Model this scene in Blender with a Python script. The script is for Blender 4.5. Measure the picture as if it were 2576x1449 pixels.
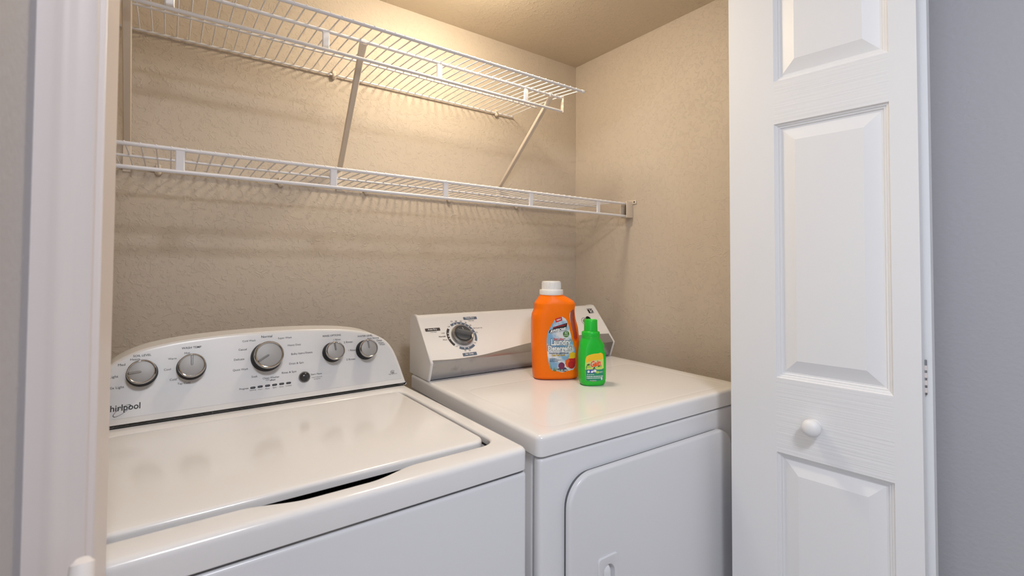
import bpy, bmesh, math, random
from mathutils import Vector, Matrix, noise
random.seed(4)
for o in list(bpy.data.objects): bpy.data.objects.remove(o)
S = bpy.context.scene
C = S.collection
PI = math.pi

# ------------------------------------------------------------------ camera
CZ = 1.249                       # lens height
F, PPY, YAW, PITCH, ROLL = 1189.522, 641.136, 0.627893, 0.024432, 0.0044138
_fwd = Vector((math.sin(YAW)*math.cos(PITCH), math.cos(YAW)*math.cos(PITCH), math.sin(PITCH)))
_r0 = Vector((math.cos(YAW), -math.sin(YAW), 0)); _u0 = _r0.cross(_fwd)
_rt = _r0*math.cos(ROLL) + _u0*math.sin(ROLL); _up = -_r0*math.sin(ROLL) + _u0*math.cos(ROLL)
CAM = Vector((0, 0, CZ))
cd = bpy.data.cameras.new('camera'); co = bpy.data.objects.new('camera', cd); C.objects.link(co)
M3 = Matrix((_rt, _up, -_fwd)).transposed()
co.matrix_world = Matrix.Translation(CAM) @ M3.to_4x4()
cd.sensor_width = 36; cd.lens = 36*F/2576; cd.shift_y = (PPY-724.5)/2576; cd.clip_start = .01
cd.dof.use_dof = True; cd.dof.focus_distance = 1.35; cd.dof.aperture_fstop = 6.3
S.camera = co

# ------------------------------------------------------------------ light
wd = bpy.data.worlds.new('daylight'); S.world = wd; wd.use_nodes = True
bg = wd.node_tree.nodes['Background']; bg.inputs[0].default_value = (.80, .88, 1, 1); bg.inputs[1].default_value = 1.45
def area(name, loc, size, power, col, rot=(0, 0, 0)):
    l = bpy.data.lights.new(name, 'AREA'); l.shape = 'DISK'; l.size = size; l.energy = power; l.color = col
    o = bpy.data.objects.new(name, l); C.objects.link(o); o.location = loc; o.rotation_euler = rot
    return o
area('added_fill_lamp', (.10, -.62, 2.40), .36, 22.5, (.90, .93, 1.0))  # added unseen lamp that brightens the fronts from behind the camera
DOME_STRENGTH = 101
S.view_settings.view_transform = 'Standard'; S.view_settings.look = 'None'
S.view_settings.gamma = 1; S.view_settings.exposure = .1; S.view_settings.use_curve_mapping = False

# ------------------------------------------------------------------ helpers
def ray(px, py): return _fwd + _rt*((px-1288)/F) + _up*((PPY-py)/F)
def hit(px, py, p0, n):
    d = ray(px, py); return CAM + d*((Vector(p0)-CAM).dot(n)/d.dot(n))
def crop(x0, y0, s): return lambda X, Y: (x0+X/s, y0+Y/s)

MATS = {}
def mat(name, col, rough=.5, metal=0, bump=None, emit=0, noise_col=None, coat=0, spec=.5):
    m = bpy.data.materials.new(name); m.use_nodes = True; nt = m.node_tree
    b = nt.nodes['Principled BSDF']
    b.inputs['Base Color'].default_value = (*col, 1); b.inputs['Roughness'].default_value = rough
    b.inputs['Metallic'].default_value = metal; b.inputs['Specular IOR Level'].default_value = spec
    b.inputs['Coat Weight'].default_value = coat
    if emit: b.inputs['Emission Color'].default_value = (*col, 1); b.inputs['Emission Strength'].default_value = emit
    tc = nt.nodes.new('ShaderNodeTexCoord')
    if noise_col:
        c2, sc, lo, hi = noise_col
        nz = nt.nodes.new('ShaderNodeTexNoise'); nz.inputs['Scale'].default_value = sc; nz.inputs['Detail'].default_value = 6
        rp = nt.nodes.new('ShaderNodeValToRGB'); rp.color_ramp.elements[0].position = lo; rp.color_ramp.elements[1].position = hi
        rp.color_ramp.elements[0].color = (*col, 1); rp.color_ramp.elements[1].color = (*c2, 1)
        nt.links.new(tc.outputs['Object'], nz.inputs['Vector']); nt.links.new(nz.outputs['Fac'], rp.inputs['Fac'])
        nt.links.new(rp.outputs['Color'], b.inputs['Base Color'])
    if bump:
        kind, sc, st, dist = bump
        bp = nt.nodes.new('ShaderNodeBump'); bp.inputs['Strength'].default_value = st; bp.inputs['Distance'].default_value = dist
        if kind == 'knock':       # flattened drywall texture: broken ridges
            n1 = nt.nodes.new('ShaderNodeTexNoise'); n1.inputs['Scale'].default_value = sc; n1.inputs['Detail'].default_value = 5
            n1.inputs['Distortion'].default_value = 1.1; n1.inputs['Roughness'].default_value = .6
            r1 = nt.nodes.new('ShaderNodeValToRGB'); e = r1.color_ramp.elements
            e[0].position = .52; e[1].position = .64
            n2 = nt.nodes.new('ShaderNodeTexNoise'); n2.inputs['Scale'].default_value = sc*3.2; n2.inputs['Detail'].default_value = 3
            mx = nt.nodes.new('ShaderNodeMath'); mx.operation = 'MULTIPLY_ADD'; mx.inputs[1].default_value = .3
            nt.links.new(tc.outputs['Object'], n1.inputs['Vector']); nt.links.new(tc.outputs['Object'], n2.inputs['Vector'])
            nt.links.new(n1.outputs['Fac'], r1.inputs['Fac']); nt.links.new(n2.outputs['Fac'], mx.inputs[0])
            nt.links.new(r1.outputs['Color'], mx.inputs[2]); nt.links.new(mx.outputs[0], bp.inputs['Height'])
        elif kind in ('grain_u', 'grain_z'):
            mp = nt.nodes.new('ShaderNodeMapping')
            mp.inputs['Scale'].default_value = (3, 3, sc) if kind == 'grain_u' else (sc, sc, 3)
            n1 = nt.nodes.new('ShaderNodeTexNoise'); n1.inputs['Scale'].default_value = 1; n1.inputs['Detail'].default_value = 3
            n1.inputs['Distortion'].default_value = .4
            nt.links.new(tc.outputs['Object'], mp.inputs['Vector']); nt.links.new(mp.outputs['Vector'], n1.inputs['Vector'])
            nt.links.new(n1.outputs['Fac'], bp.inputs['Height'])
        else:
            n1 = nt.nodes.new('ShaderNodeTexNoise'); n1.inputs['Scale'].default_value = sc; n1.inputs['Detail'].default_value = 3
            nt.links.new(tc.outputs['Object'], n1.inputs['Vector']); nt.links.new(n1.outputs['Fac'], bp.inputs['Height'])
        nt.links.new(bp.outputs['Normal'], b.inputs['Normal'])
    MATS[name] = m; return m

mat('closet_paint', (.60, .52, .43), .62, bump=('knock', 66, .44, .0023))
mat('closet_ceiling_paint', (.62, .53, .41), .7, bump=('knock', 60, .38, .0026))
mat('room_paint', (.45, .445, .472), .6, bump=('noise', 130, .35, .0018))
mat('room_ceiling', (.80, .80, .80), .8, bump=('noise', 90, .3, .002))
mat('vinyl_floor', (.42, .35, .28), .4, noise_col=((.36, .29, .23), 7, .35, .65))
mat('white_trim', (.74, .665, .63), .42)
mat('door_stile', (.80, .80, .81), .42, bump=('grain_z', 260, .10, .0006))
mat('door_rail', (.80, .80, .81), .42, bump=('grain_u', 240, .85, .0009))
mat('door_panel', (.80, .80, .81), .42, bump=('noise', 220, .10, .0006))
mat('enamel', (.82, .81, .81), .14)
mat('enamel_front', (.77, .77, .79), .26)
mat('plastic_white', (.80, .79, .78), .25)
mat('silver_panel', (.73, .735, .75), .42, metal=.12)
mat('chrome', (.50, .48, .46), .16, metal=1)
mat('knob_face', (.36, .355, .35), .5, metal=.45)
mat('black_plastic', (.006, .006, .007), .5, spec=.15)
mat('dark_gap', (.01, .01, .011), .7)  # near-black that stands in for shade inside narrow gaps
mat('smoke_plastic', (.035, .035, .037), .18)
mat('led', (.12, .13, .16), .2)
mat('ink', (.045, .042, .045), .6)
mat('ink_light', (.17, .165, .17), .6)
mat('ink_black', (.015, .013, .014), .5)
mat('print_white', (.85, .85, .86), .5)
mat('print_slate', (.10, .135, .20), .5)
mat('print_charcoal', (.035, .028, .032), .5)
mat('brushed_silver', (.40, .405, .42), .30, metal=.8, noise_col=((.27, .27, .285), 30, .58, .85))
mat('dial_grey', (.30, .29, .28), .28, metal=.7)
mat('dial_dark', (.075, .075, .078), .26)
mat('grip_grey', (.12, .125, .13), .3)
mat('wire_coat', (.80, .80, .84), .28)
mat('beige_plastic', (.70, .61, .51), .45)
mat('screw', (.10, .09, .08), .4, metal=.8)
mat('hinge_metal', (.28, .28, .29), .35, metal=.9)
mat('orange_plastic', (1.0, .19, .0), .4, spec=.25)
mat('cap_white', (.84, .83, .82), .35)
mat('green_plastic', (.012, .52, .03), .33)
mat('label_sky', (.22, .42, .64), .35, noise_col=((.80, .78, .80), 26, .46, .60))
mat('print_red', (.62, .02, .025), .4)
mat('print_darkred', (.36, .012, .03), .4)
mat('print_purple', (.16, .03, .12), .4)
mat('print_navy', (.03, .05, .12), .4)
mat('print_yellow', (.90, .56, .02), .4)
mat('print_grass', (.16, .26, .03), .4)
mat('print_green', (.06, .20, .02), .4)
mat('print_leaf', (.01, .13, .05), .4)
mat('print_lime', (.36, .62, .05), .4)
mat('print_orange', (.86, .13, .01), .4)
mat('print_blue', (.05, .10, .36), .4)
mat('print_teal', (.02, .28, .15), .4)
mat('print_palegreen', (.62, .74, .16), .4)
mat('lamp_glass', (1.0, .85, .63), .5, emit=DOME_STRENGTH)
mat('white_pole', (.80, .74, .70), .4)

def obj(name, bm, m, parent=None, smooth=40, loc=None):
    me = bpy.data.meshes.new(name)
    if isinstance(bm, bmesh.types.BMesh):
        bmesh.ops.recalc_face_normals(bm, faces=bm.faces)
        bm.to_mesh(me); bm.free()
    else:
        me = bm
    for k in (m if isinstance(m, (list, tuple)) else [m]): me.materials.append(MATS[k])
    if smooth:
        for p in me.polygons: p.use_smooth = True
        me.set_sharp_from_angle(angle=math.radians(smooth))
    o = bpy.data.objects.new(name, me); C.objects.link(o)
    if parent: o.parent = parent
    if loc: o.location = loc
    return o
def tag(o, label=None, cat=None, group=None, kind=None):
    if label: o['label'] = label
    if cat: o['category'] = cat
    if group: o['group'] = group
    if kind: o['kind'] = kind
    return o
def empty(name, loc=(0, 0, 0), rz=0):
    o = bpy.data.objects.new(name, None); C.objects.link(o); o.location = loc; o.rotation_euler = (0, 0, rz)
    o.empty_display_size = .05
    return o
def box(bm, x0, x1, y0, y1, z0, z1, bev=0, seg=3):
    vs = [bm.verts.new((x, y, z)) for x in (x0, x1) for y in (y0, y1) for z in (z0, z1)]
    fs = [bm.faces.new([vs[i] for i in q]) for q in ((0, 1, 3, 2), (4, 6, 7, 5), (0, 4, 5, 1), (2, 3, 7, 6), (0, 2, 6, 4), (1, 5, 7, 3))]
    if bev:
        es = list({e for f in fs for e in f.edges})
        bmesh.ops.bevel(bm, geom=es, offset=bev, segments=seg, profile=.5, affect='EDGES')
    return fs
def B(*a, bev=0, seg=3):
    bm = bmesh.new(); box(bm, *a, bev=bev, seg=seg); return bm
def loft(bm, rings, closed=True, cap0=True, cap1=True, mi=None):
    R = [[bm.verts.new(p) for p in r] for r in rings]
    n = len(R[0])
    for k, (a, b) in enumerate(zip(R, R[1:])):
        for i in range(n if closed else n-1):
            j = (i+1) % n
            f = bm.faces.new((a[i], a[j], b[j], b[i]))
            if mi: f.material_index = mi[k]
    if cap0: bm.faces.new(R[0][::-1])
    if cap1:
        f = bm.faces.new(R[-1])
        if mi: f.material_index = mi[-1]
    return R
def frame_of(d):
    d = Vector(d).normalized(); a = Vector((0, 0, 1)) if abs(d.z) < .9 else Vector((1, 0, 0))
    u = d.cross(a).normalized(); return u, d.cross(u)
def tube(bm, pts, r, n=8):
    pts = [Vector(p) for p in pts]; rings = []
    for i, p in enumerate(pts):
        d = (pts[min(i+1, len(pts)-1)]-pts[max(i-1, 0)])
        u, v = frame_of(d); rr = r[i] if isinstance(r, (list, tuple)) else r
        rings.append([p+u*(math.cos(2*PI*k/n)*rr)+v*(math.sin(2*PI*k/n)*rr) for k in range(n)])
    loft(bm, rings)
def T(pts, r, n=8):
    bm = bmesh.new(); tube(bm, pts, r, n); return bm
def lathe(bm, prof, O, axis, n=40, u=None):
    """prof: list of (radius, height) along axis from O"""
    axis = Vector(axis).normalized(); O = Vector(O)
    U, V = frame_of(axis)
    if u is not None: U = Vector(u).normalized(); V = axis.cross(U)
    loft(bm, [[O+axis*h+U*(math.cos(2*PI*k/n)*max(r, 1e-5))+V*(math.sin(2*PI*k/n)*max(r, 1e-5)) for k in range(n)] for r, h in prof])
def LT(prof, O, axis, n=40):
    bm = bmesh.new(); lathe(bm, prof, O, axis, n); return bm
def rrect(x0, x1, y0, y1, r, n=8):
    out = []
    for cx, cy, a0 in ((x1-r, y1-r, 0), (x0+r, y1-r, 90), (x0+r, y0+r, 180), (x1-r, y0+r, 270)):
        for k in range(n+1):
            a = math.radians(a0+90*k/n); out.append((cx+r*math.cos(a), cy+r*math.sin(a)))
    return out
def slab(bm, pts, z0, z1, bev, f, seg=3):
    """pts 2D loop; f(x, y, h) -> 3D; rounded top edge of radius bev by insetting toward centroid-normal"""
    n = len(pts); nor = []
    for i in range(n):
        a = Vector(pts[i-1]); b = Vector(pts[(i+1) % n]); d = (b-a).normalized(); nor.append(Vector((-d.y, d.x)))
    ar = sum(pts[i-1][0]*pts[i][1]-pts[i][0]*pts[i-1][1] for i in range(n))
    if ar < 0: nor = [-k for k in nor]
    def ring(ins, h): return [f(p[0]+q.x*ins, p[1]+q.y*ins, h) for p, q in zip(pts, nor)]
    rings = [ring(0, z0)]
    for k in range(seg+1):
        a = PI/2*k/seg; rings.append(ring(bev*(1-math.cos(a)), z1-bev+bev*math.sin(a)))
    loft(bm, rings)
def offset_loop(pts, ins):
    n = len(pts); out = []
    ar = sum(pts[i-1][0]*pts[i][1]-pts[i][0]*pts[i-1][1] for i in range(n))
    for i in range(n):
        a = Vector(pts[i-1]); b = Vector(pts[(i+1) % n]); d = (b-a).normalized(); q = Vector((-d.y, d.x))
        if ar < 0: q = -q
        out.append((pts[i][0]+q.x*ins, pts[i][1]+q.y*ins))
    return out

# text ------------------------------------------------------------------
_tc = {}
def text_mesh(s, off=0.0, shear=0.0):
    k = (s, off, shear)
    if k in _tc: return _tc[k]
    cu = bpy.data.curves.new('t', 'FONT'); cu.body = s; cu.resolution_u = 3; cu.offset = off; cu.shear = shear; cu.fill_mode = 'FRONT'
    o = bpy.data.objects.new('t', cu); C.objects.link(o)
    dg = bpy.context.evaluated_depsgraph_get(); me = bpy.data.meshes.new_from_object(o.evaluated_get(dg))
    vs = [(v.co.x, v.co.y) for v in me.vertices]; fs = [tuple(p.vertices) for p in me.polygons]
    bpy.data.objects.remove(o); bpy.data.curves.remove(cu); bpy.data.meshes.remove(me)
    x0 = min(v[0] for v in vs); x1 = max(v[0] for v in vs)
    _tc[k] = ([(x-x0, y) for x, y in vs], fs, x1-x0); return _tc[k]
def add_text(bm, s, f, x, y, width, hs=1.0, off=0.0, shear=0.0, slope=0.0, mi=0):
    """s on a surface f(u, v) -> 3D, left baseline (x, y), width in surface units, hs height stretch"""
    vs, fs, w = text_mesh(s, off, shear); k = width/w
    V = [bm.verts.new(f(x+a*k, y+b*k*hs+slope*a*k)) for a, b in vs]
    for q in fs:
        try: bm.faces.new([V[i] for i in q]).material_index = mi
        except ValueError: pass
def add_poly(bm, pts, f, mi=0):
    F_ = bm.faces.new([bm.verts.new(f(x, y)) for x, y in pts]); F_.material_index = mi
def add_ring(bm, cx, cy, r0, r1, a0, a1, f, n=40, sx=1, sy=1, tilt=0, mi=0):
    ct, st = math.cos(tilt), math.sin(tilt); P = []
    for k in range(n+1):
        a = math.radians(a0+(a1-a0)*k/n); row = []
        for r in (r0, r1):
            x, y = r*math.cos(a)*sx, r*math.sin(a)*sy
            row.append(bm.verts.new(f(cx+x*ct-y*st, cy+x*st+y*ct)))
        P.append(row)
    for p, q in zip(P, P[1:]): bm.faces.new((p[0], p[1], q[1], q[0])).material_index = mi
def flat(name, bm, m, parent):
    me = bpy.data.meshes.new(name); bm.to_mesh(me); bm.free()
    for k in (m if isinstance(m, (list, tuple)) else [m]): me.materials.append(MATS[k])
    o = bpy.data.objects.new(name, me); C.objects.link(o); o.parent = parent; return o

# ------------------------------------------------------------------ the room shell
D = 1.5; WX = 1.431; CH = CZ+.582*D; LX = -.27       # closet: back wall, right wall, ceiling, left wall
YF0, YF1 = .55, .662                                 # front wall of the closet (room face, closet face)
JL, JR = -.048, 1.222                                # jambs of the opening
HEAD = 2.06; RCH = 2.44; RX = 1.275; LWX = -.091
def struct(name, bm, m, **k): return tag(obj(name, bm, m, **k), kind='structure')
struct('wall_back', B(LX-.1, WX+.1, D, D+.1, 0, CH+.1), 'closet_paint', smooth=0)
struct('wall_right', B(WX, WX+.1, YF1, D, 0, CH+.1), 'closet_paint', smooth=0)
struct('wall_left', B(LX-.1, LX, YF1, D, 0, CH+.1), 'closet_paint', smooth=0)
struct('ceiling', B(LX, WX, YF1, D, CH, CH+.1), 'closet_ceiling_paint', smooth=0)
bm = bmesh.new()                                     # front wall around the opening
box(bm, LX-.1, JL-.018, YF0, YF1, 0, RCH); box(bm, JR+.018, WX+.1, YF0, YF1, 0, RCH); box(bm, JL-.018, JR+.018, YF0, YF1, HEAD+.018, RCH)
struct('wall_front', bm, 'room_paint', smooth=0)
struct('wall_room_left', B(LWX-.115, LWX, .40, YF0, 0, RCH), 'room_paint', smooth=0)
struct('wall_room_right', B(RX, RX+.1, -3.6, YF0, 0, RCH), 'room_paint', smooth=0)
struct('wall_added_back', B(-3.2, RX+.1, -3.7, -3.6, 0, RCH), 'room_paint', smooth=0)  # added unseen wall, keeps sky light from the rear off the fronts
struct('ceiling_room', B(-3.2, RX+.1, -3.6, YF0, RCH, RCH+.1), 'room_ceiling', smooth=0)
struct('floor', B(-3.2, WX+.1, -3.6, D+.1, -.1, 0), 'vinyl_floor', smooth=0)
# jamb lining and casing on the left side of the opening
struct('trim_1', B(JL-.018, JL, YF0-.002, YF1+.002, 0, HEAD, bev=.0015, seg=1), 'white_trim')
struct('trim_2', B(JR, JR+.018, YF0-.002, YF1+.002, 0, HEAD, bev=.0015, seg=1), 'white_trim')
struct('trim_3', B(JL-.018, JR+.018, YF0-.002, YF1+.002, HEAD, HEAD+.018), 'white_trim', smooth=0)
def casing(prof, z0, z1):
    bm = bmesh.new(); loft(bm, [[(x, y, z) for x, y in prof] for z in (z0, z1)]); return bm
xi = JL-.005; xo = LWX
prof = [(xi, YF0), (xi, YF0-.009), (xi-.002, YF0-.011), (xi-.011, YF0-.011), (xi-.014, YF0-.0117), (xi-.017, YF0-.0132), (xi-.020, YF0-.0142),
        (xi-.023, YF0-.0139), (xi-.026, YF0-.0130), (xi-.029, YF0-.0125), (xo+.003, YF0-.0125), (xo, YF0-.0125), (xo, YF0)]
struct('trim_4', casing(prof, 0, HEAD+.06), 'white_trim', smooth=50)
struct('trim_5', B(JR+.023, RX-.0005, YF0-.0125, YF0, 0, HEAD+.06, bev=.003), 'white_trim')
struct('trim_6', B(xi, JR+.023, YF0-.0125, YF0, HEAD+.005, HEAD+.06, bev=.003), 'white_trim')
# overhead track of the bifold doors
struct('trim_7', B(JL+.002, JR-.002, .592, .622, HEAD-.024, HEAD-.0005, bev=.002, seg=1), 'white_trim')

# ------------------------------------------------------------------ bifold door
A2 = Vector((1.09, .6104)); e2 = Vector((.0381, -.3453)).normalized(); LW = .3474; TH = .034
def leaf_mesh(W, z0, z1, panels, u0, u1):
    """leaf in local space: x along width, y depth (face at 0, back at TH), z up; returns (bm leaf, list of panel bms)"""
    bm = bmesh.new()
    zs = [z0]+[z for p in panels for z in p]+[z1]
    us = [0, u0, u1, W]
    def quad(a, b, c, d, mi):
        f = bm.faces.new([bm.verts.new(p) for p in (a, b, c, d)]); f.material_index = mi
    for i in range(len(zs)-1):
        za, zb = zs[i], zs[i+1]; ispan = i % 2 == 1
        for j in range(3):
            if ispan and j == 1: continue
            quad((us[j], 0, za), (us[j+1], 0, za), (us[j+1], 0, zb), (us[j], 0, zb), 1 if j == 1 else 0)
    # sides + back
    quad((0, TH, z0), (0, TH, z1), (W, TH, z1), (W, TH, z0), 0)
    quad((0, 0, z0), (0, 0, z1), (0, TH, z1), (0, TH, z0), 0); quad((W, 0, z0), (W, TH, z0), (W, TH, z1), (W, 0, z1), 0)
    quad((0, 0, z0), (0, TH, z0), (W, TH, z0), (W, 0, z0), 0); quad((0, 0, z1), (W, 0, z1), (W, TH, z1), (0, TH, z1), 0)
    step = [(0, 0), (.002, .0035), (.005, .0045), (.0065, .0065), (.0095, .0072), (.0110, .0095), (.0145, .0100)]
    pbs = []
    for za, zb in panels:
        def ring(ins, dep): return [(u0+ins, dep, za+ins), (u1-ins, dep, za+ins), (u1-ins, dep, zb-ins), (u0+ins, dep, zb-ins)]
        R = [[bm.verts.new(p) for p in ring(i_, d_)] for i_, d_ in step]
        for a, b in zip(R, R[1:]):
            for k in range(4):
                bm.faces.new((a[k], a[(k+1) % 4], b[(k+1) % 4], b[k])).material_index = 2
        pb = bmesh.new()
        loft(pb, [ring(.0145, .0102), ring(.0145, .0099), ring(.040, .0022), ring(.0415, .0016)], cap0=False)
        pbs.append(pb)
    bmesh.ops.remove_doubles(bm, verts=bm.verts, dist=1e-5)
    return bm, pbs
door = tag(empty('door_1', (A2.x, A2.y, 0)), kind='structure')
door.rotation_euler = (0, 0, math.atan2(e2.y, e2.x))
# local x runs to the near edge; the face seen by the camera looks to local -y ... flip so depth goes away from the closet opening
PAN = [(.22, .8405), (1.0045, 1.572), (1.6685, 1.93)]
DZ0, DZ1 = .02, 2.03
def add_leaf(y_off, mirror, near):
    u0, u1 = (.0992, .3055)
    bm, pbs = leaf_mesh(LW, DZ0, DZ1, PAN, u0, u1)
    def fix(b):
        for v in b.verts: v.co.y = (y_off+v.co.y) if not mirror else (y_off+TH-v.co.y)
    fix(bm)
    lf = obj('leaf', bm, ['door_stile', 'door_rail', 'door_panel'], door, smooth=20)
    for pb in pbs:
        fix(pb); obj('raised_panel', pb, 'door_panel', lf, smooth=20)
    if near: lf.location.x = near
    return lf
leafB = add_leaf(0, False, 0)
leafA = add_leaf(TH+.004, True, .0105)
leafB['label'] = 'white panelled bifold leaf with a round knob'
kn = LT([(.0125, 0), (.0125, .004), (.0145, .009), (.0172, .015), (.0182, .021), (.0170, .027), (.0135, .0315), (.0085, .0340), (.003, .0350), (.0, .0351)], (.1725, -.0001, .9147), (0, -1, 0), 32)
obj('knob', kn, 'door_panel', leafB)
obj('rosette', LT([(.0140, 0), (.0140, .0008), (.0132, .0014), (.009, .0016)], (.1725, -.0001, .9147), (0, -1, 0), 32), 'door_panel', leafB)
for zc in (1.0427, .22, 1.90):
    hg = LT([(.0, -.033), (.0016, -.033), (.0020, -.032), (.0020, .032), (.0016, .033), (.0, .033)], (LW+.0012, TH+.0012, zc), (0, 0, 1), 12)
    h = obj('hinge', hg, 'hinge_metal', door)
    for q in (-.024, -.010, .004, .018):
        obj('knuckle', LT([(.0027, -.0045), (.0027, .0045)], (LW+.0012, TH+.0012, zc+q), (0, 0, 1), 12), 'white_trim', h)

# ------------------------------------------------------------------ wire shelves
RB, RM, RW = .0043, .0030, .0017
def wire_shelf(x0, x1, rails, lip, wires, ties, clips, label, lipy, wire_pts):
    root = tag(empty('wire_shelf', ((x0+x1)/2, D, rails[0][1])), label, 'shelf')
    L = Vector(root.location)
    def W(p): return Vector(p)-L
    for y, z, r in rails: obj('rail', T([W((x0, y, z)), W((x1, y, z))], r, 10), 'wire_coat', root)
    obj('lip_rail', T([W((x0, lipy, lip)), W((x1, lipy, lip))], RB, 10), 'wire_coat', root)
    first = None
    for x in wires:
        if first is None:
            bmw = T([Vector(p)-Vector((0, D, rails[0][1])) for p in wire_pts], RW, 6)
            first = obj('cross_wire', bmw, 'wire_coat', root); first.location.x = x-L.x
        else:
            c = first.copy(); C.objects.link(c); c.parent = root; c.location.x = x-L.x
    ft = None
    for x in ties:
        if ft is None:
            bmt = bmesh.new(); zt = [z for y, z, r in rails if abs(y-lipy) < .002][0]
            prof_ = [(-.0085, -.0012), (-.0065, -.0032), (.0065, -.0032), (.0085, -.0012), (.0085, .0012), (.0065, .0028), (-.0065, .0028), (-.0085, .0012)]
            loft(bmt, [[(a*s, lipy-L.y+b, z-L.z) for a, b in prof_] for z, s in ((lip+.001, 1.12), (lip+.006, 1), ((lip+zt)/2, .97), (zt-.006, 1), (zt-.001, 1.12))])
            ft = obj('lip_tie', bmt, 'wire_coat', root); ft.location.x = x-L.x
        else:
            c = ft.copy(); C.objects.link(c); c.parent = root; c.location.x = x-L.x
    fc = None
    for x in clips:
        if fc is None:
            bmc = bmesh.new(); yb, zb = rails[-1][0]-L.y, rails[-1][1]-L.z
            lathe(bmc, [(.0075, .003), (.0078, -.002), (.007, -.008), (.0045, -.012), (.0015, -.0132)], (0, yb+.001, zb), (0, 0, 1), 14)
            box(bmc, -.0055, .0055, yb-.001, -.0005, zb-.006, zb+.014, bev=.0015, seg=1)
            fc = obj('wall_clip', bmc, 'beige_plastic', root); fc.location.x = x-L.x
        else:
            c = fc.copy(); C.objects.link(c); c.parent = root; c.location.x = x-L.x
    return root, L
# lower shelf, wall to wall
ZL = 1.489
low_rails = [(1.20, ZL, RB), (1.35, ZL+.003, RM), (1.4915, ZL, RM)]
wl = [-.0756+.0254*k for k in range(-6, 58)]
low, LL = wire_shelf(LX+.004, WX-.018, low_rails, 1.4425, [x for x in wl if LX+.01 < x < WX-.03], [.0153+.3103*k for k in range(5)],
                     [-.0255, .2569, .5068, .805, 1.1037], 'long white wire shelf reaching the right wall, below the braces', 1.20,
                     [(0, 1.4925, ZL+.0045), (0, 1.35, ZL+.0072), (0, 1.215, ZL+.0050), (0, 1.204, ZL+.0046), (0, 1.1985, ZL+.0038), (0, 1.1968, ZL+.0015)])
# bracket that holds the lower shelf on the right wall
bmb = bmesh.new()
box(bmb, WX-.0045, WX, 1.168, 1.224, 1.4875, 1.503, bev=.002)
box(bmb, WX-.037, WX-.001, 1.1855, 1.1890, 1.4360, 1.4985, bev=.0014)
box(bmb, WX-.037, WX-.001, 1.1856, 1.2180, 1.4360, 1.4380, bev=.0008)
box(bmb, WX-.037, WX-.001, 1.2150, 1.2180, 1.4365, 1.4980, bev=.001)
br = obj('end_bracket', bmb, 'beige_plastic', low, loc=-LL)
for yy in (1.1765,):
    obj('screw', LT([(.0032, 0), (.0032, .0008), (.001, .0016), (0, .0016)], Vector((WX-.0045, yy, 1.4955)), (-1, 0, 0), 12), 'screw', br)
obj('end_cap', B(WX-.022, WX-.017, 1.1925, 1.2075, 1.4385, 1.4935, bev=.002), 'grip_grey', low, loc=-LL)  # dark grey colour stands for the shade inside the bracket
# upper shelf, deeper, cut short of the right wall
XE = 1.086
up_rails = [(1.1025, 1.8195, RB), (1.205, 1.8280, RB), (1.35, 1.8355, RM), (1.4915, 1.8360, RM)]
wu = [-.0692+.0255*k for k in range(-8, 46)]
upp, UL = wire_shelf(LX+.004, XE, up_rails, 1.7822, [x for x in wu if LX+.01 < x < XE-.004], [-.0078+.3118*k for k in range(4)],
                     [.4024, 1.0071], 'deep white wire shelf under the ceiling, ending short of the right wall', 1.205,
                     [(0, 1.4925, 1.8400), (0, 1.35, 1.8397), (0, 1.215, 1.8328), (0, 1.205, 1.8335), (0, 1.195, 1.8318), (0, 1.107, 1.8238), (0, 1.1015, 1.8236), (0, 1.0990, 1.8210)])
obj('end_cap', B(XE-.003, XE+.003, 1.198, 1.212, 1.7765, 1.8345, bev=.0025), 'beige_plastic', upp, loc=-UL)
for y, z, r in (up_rails[0], up_rails[2]):
    obj('end_cap', LT([(r+.0008, -.007), (r+.0012, 0), (r+.0008, .0025), (.001, .003)], Vector((XE, y, z))-UL, (1, 0, 0), 12), 'cap_white', upp)
for xt, xb in ((.396, .4235), (1.034, 1.020), (-.0775, -.088)):
    bmb = bmesh.new(); pa = Vector((xt, 1.203, 1.8225)); pb = Vector((xb, 1.4955, 1.545)); d = (pb-pa)
    sx = Vector((1, 0, 0)); sn = sx.cross(d).normalized(); rings = []
    for t, w_, h_ in ((0, .0095, .0030), (.03, .0095, .0034), (.09, .0085, .0055), (.5, .0080, .0060), (.9, .0078, .0050), (1.0, .0075, .0022)):
        c = pa+d*t
        rings.append([c+sx*a*w_+sn*b*h_ for a, b in ((-1, -.5), (-.75, -1), (.75, -1), (1, -.5), (1, .5), (.75, 1), (-.75, 1), (-1, .5))])
    loft(bmb, rings)
    sb = obj('support_brace', bmb, 'beige_plastic', upp, loc=-UL)
    obj('foot_plate', B(xb-.0085, xb+.0085, 1.4965, 1.4995, 1.478, 1.552, bev=.001, seg=1), 'beige_plastic', sb)
    obj('screw', LT([(.003, 0), (.003, .001), (.001, .0018), (0, .0018)], (xb, 1.4965, 1.492), (0, -1, 0), 12), 'screw', sb)
    obj('hook', B(xt-.0095, xt+.0095, 1.2000, 1.2108, 1.8225, 1.8335, bev=.003, seg=1), 'wire_coat', sb)

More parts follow.
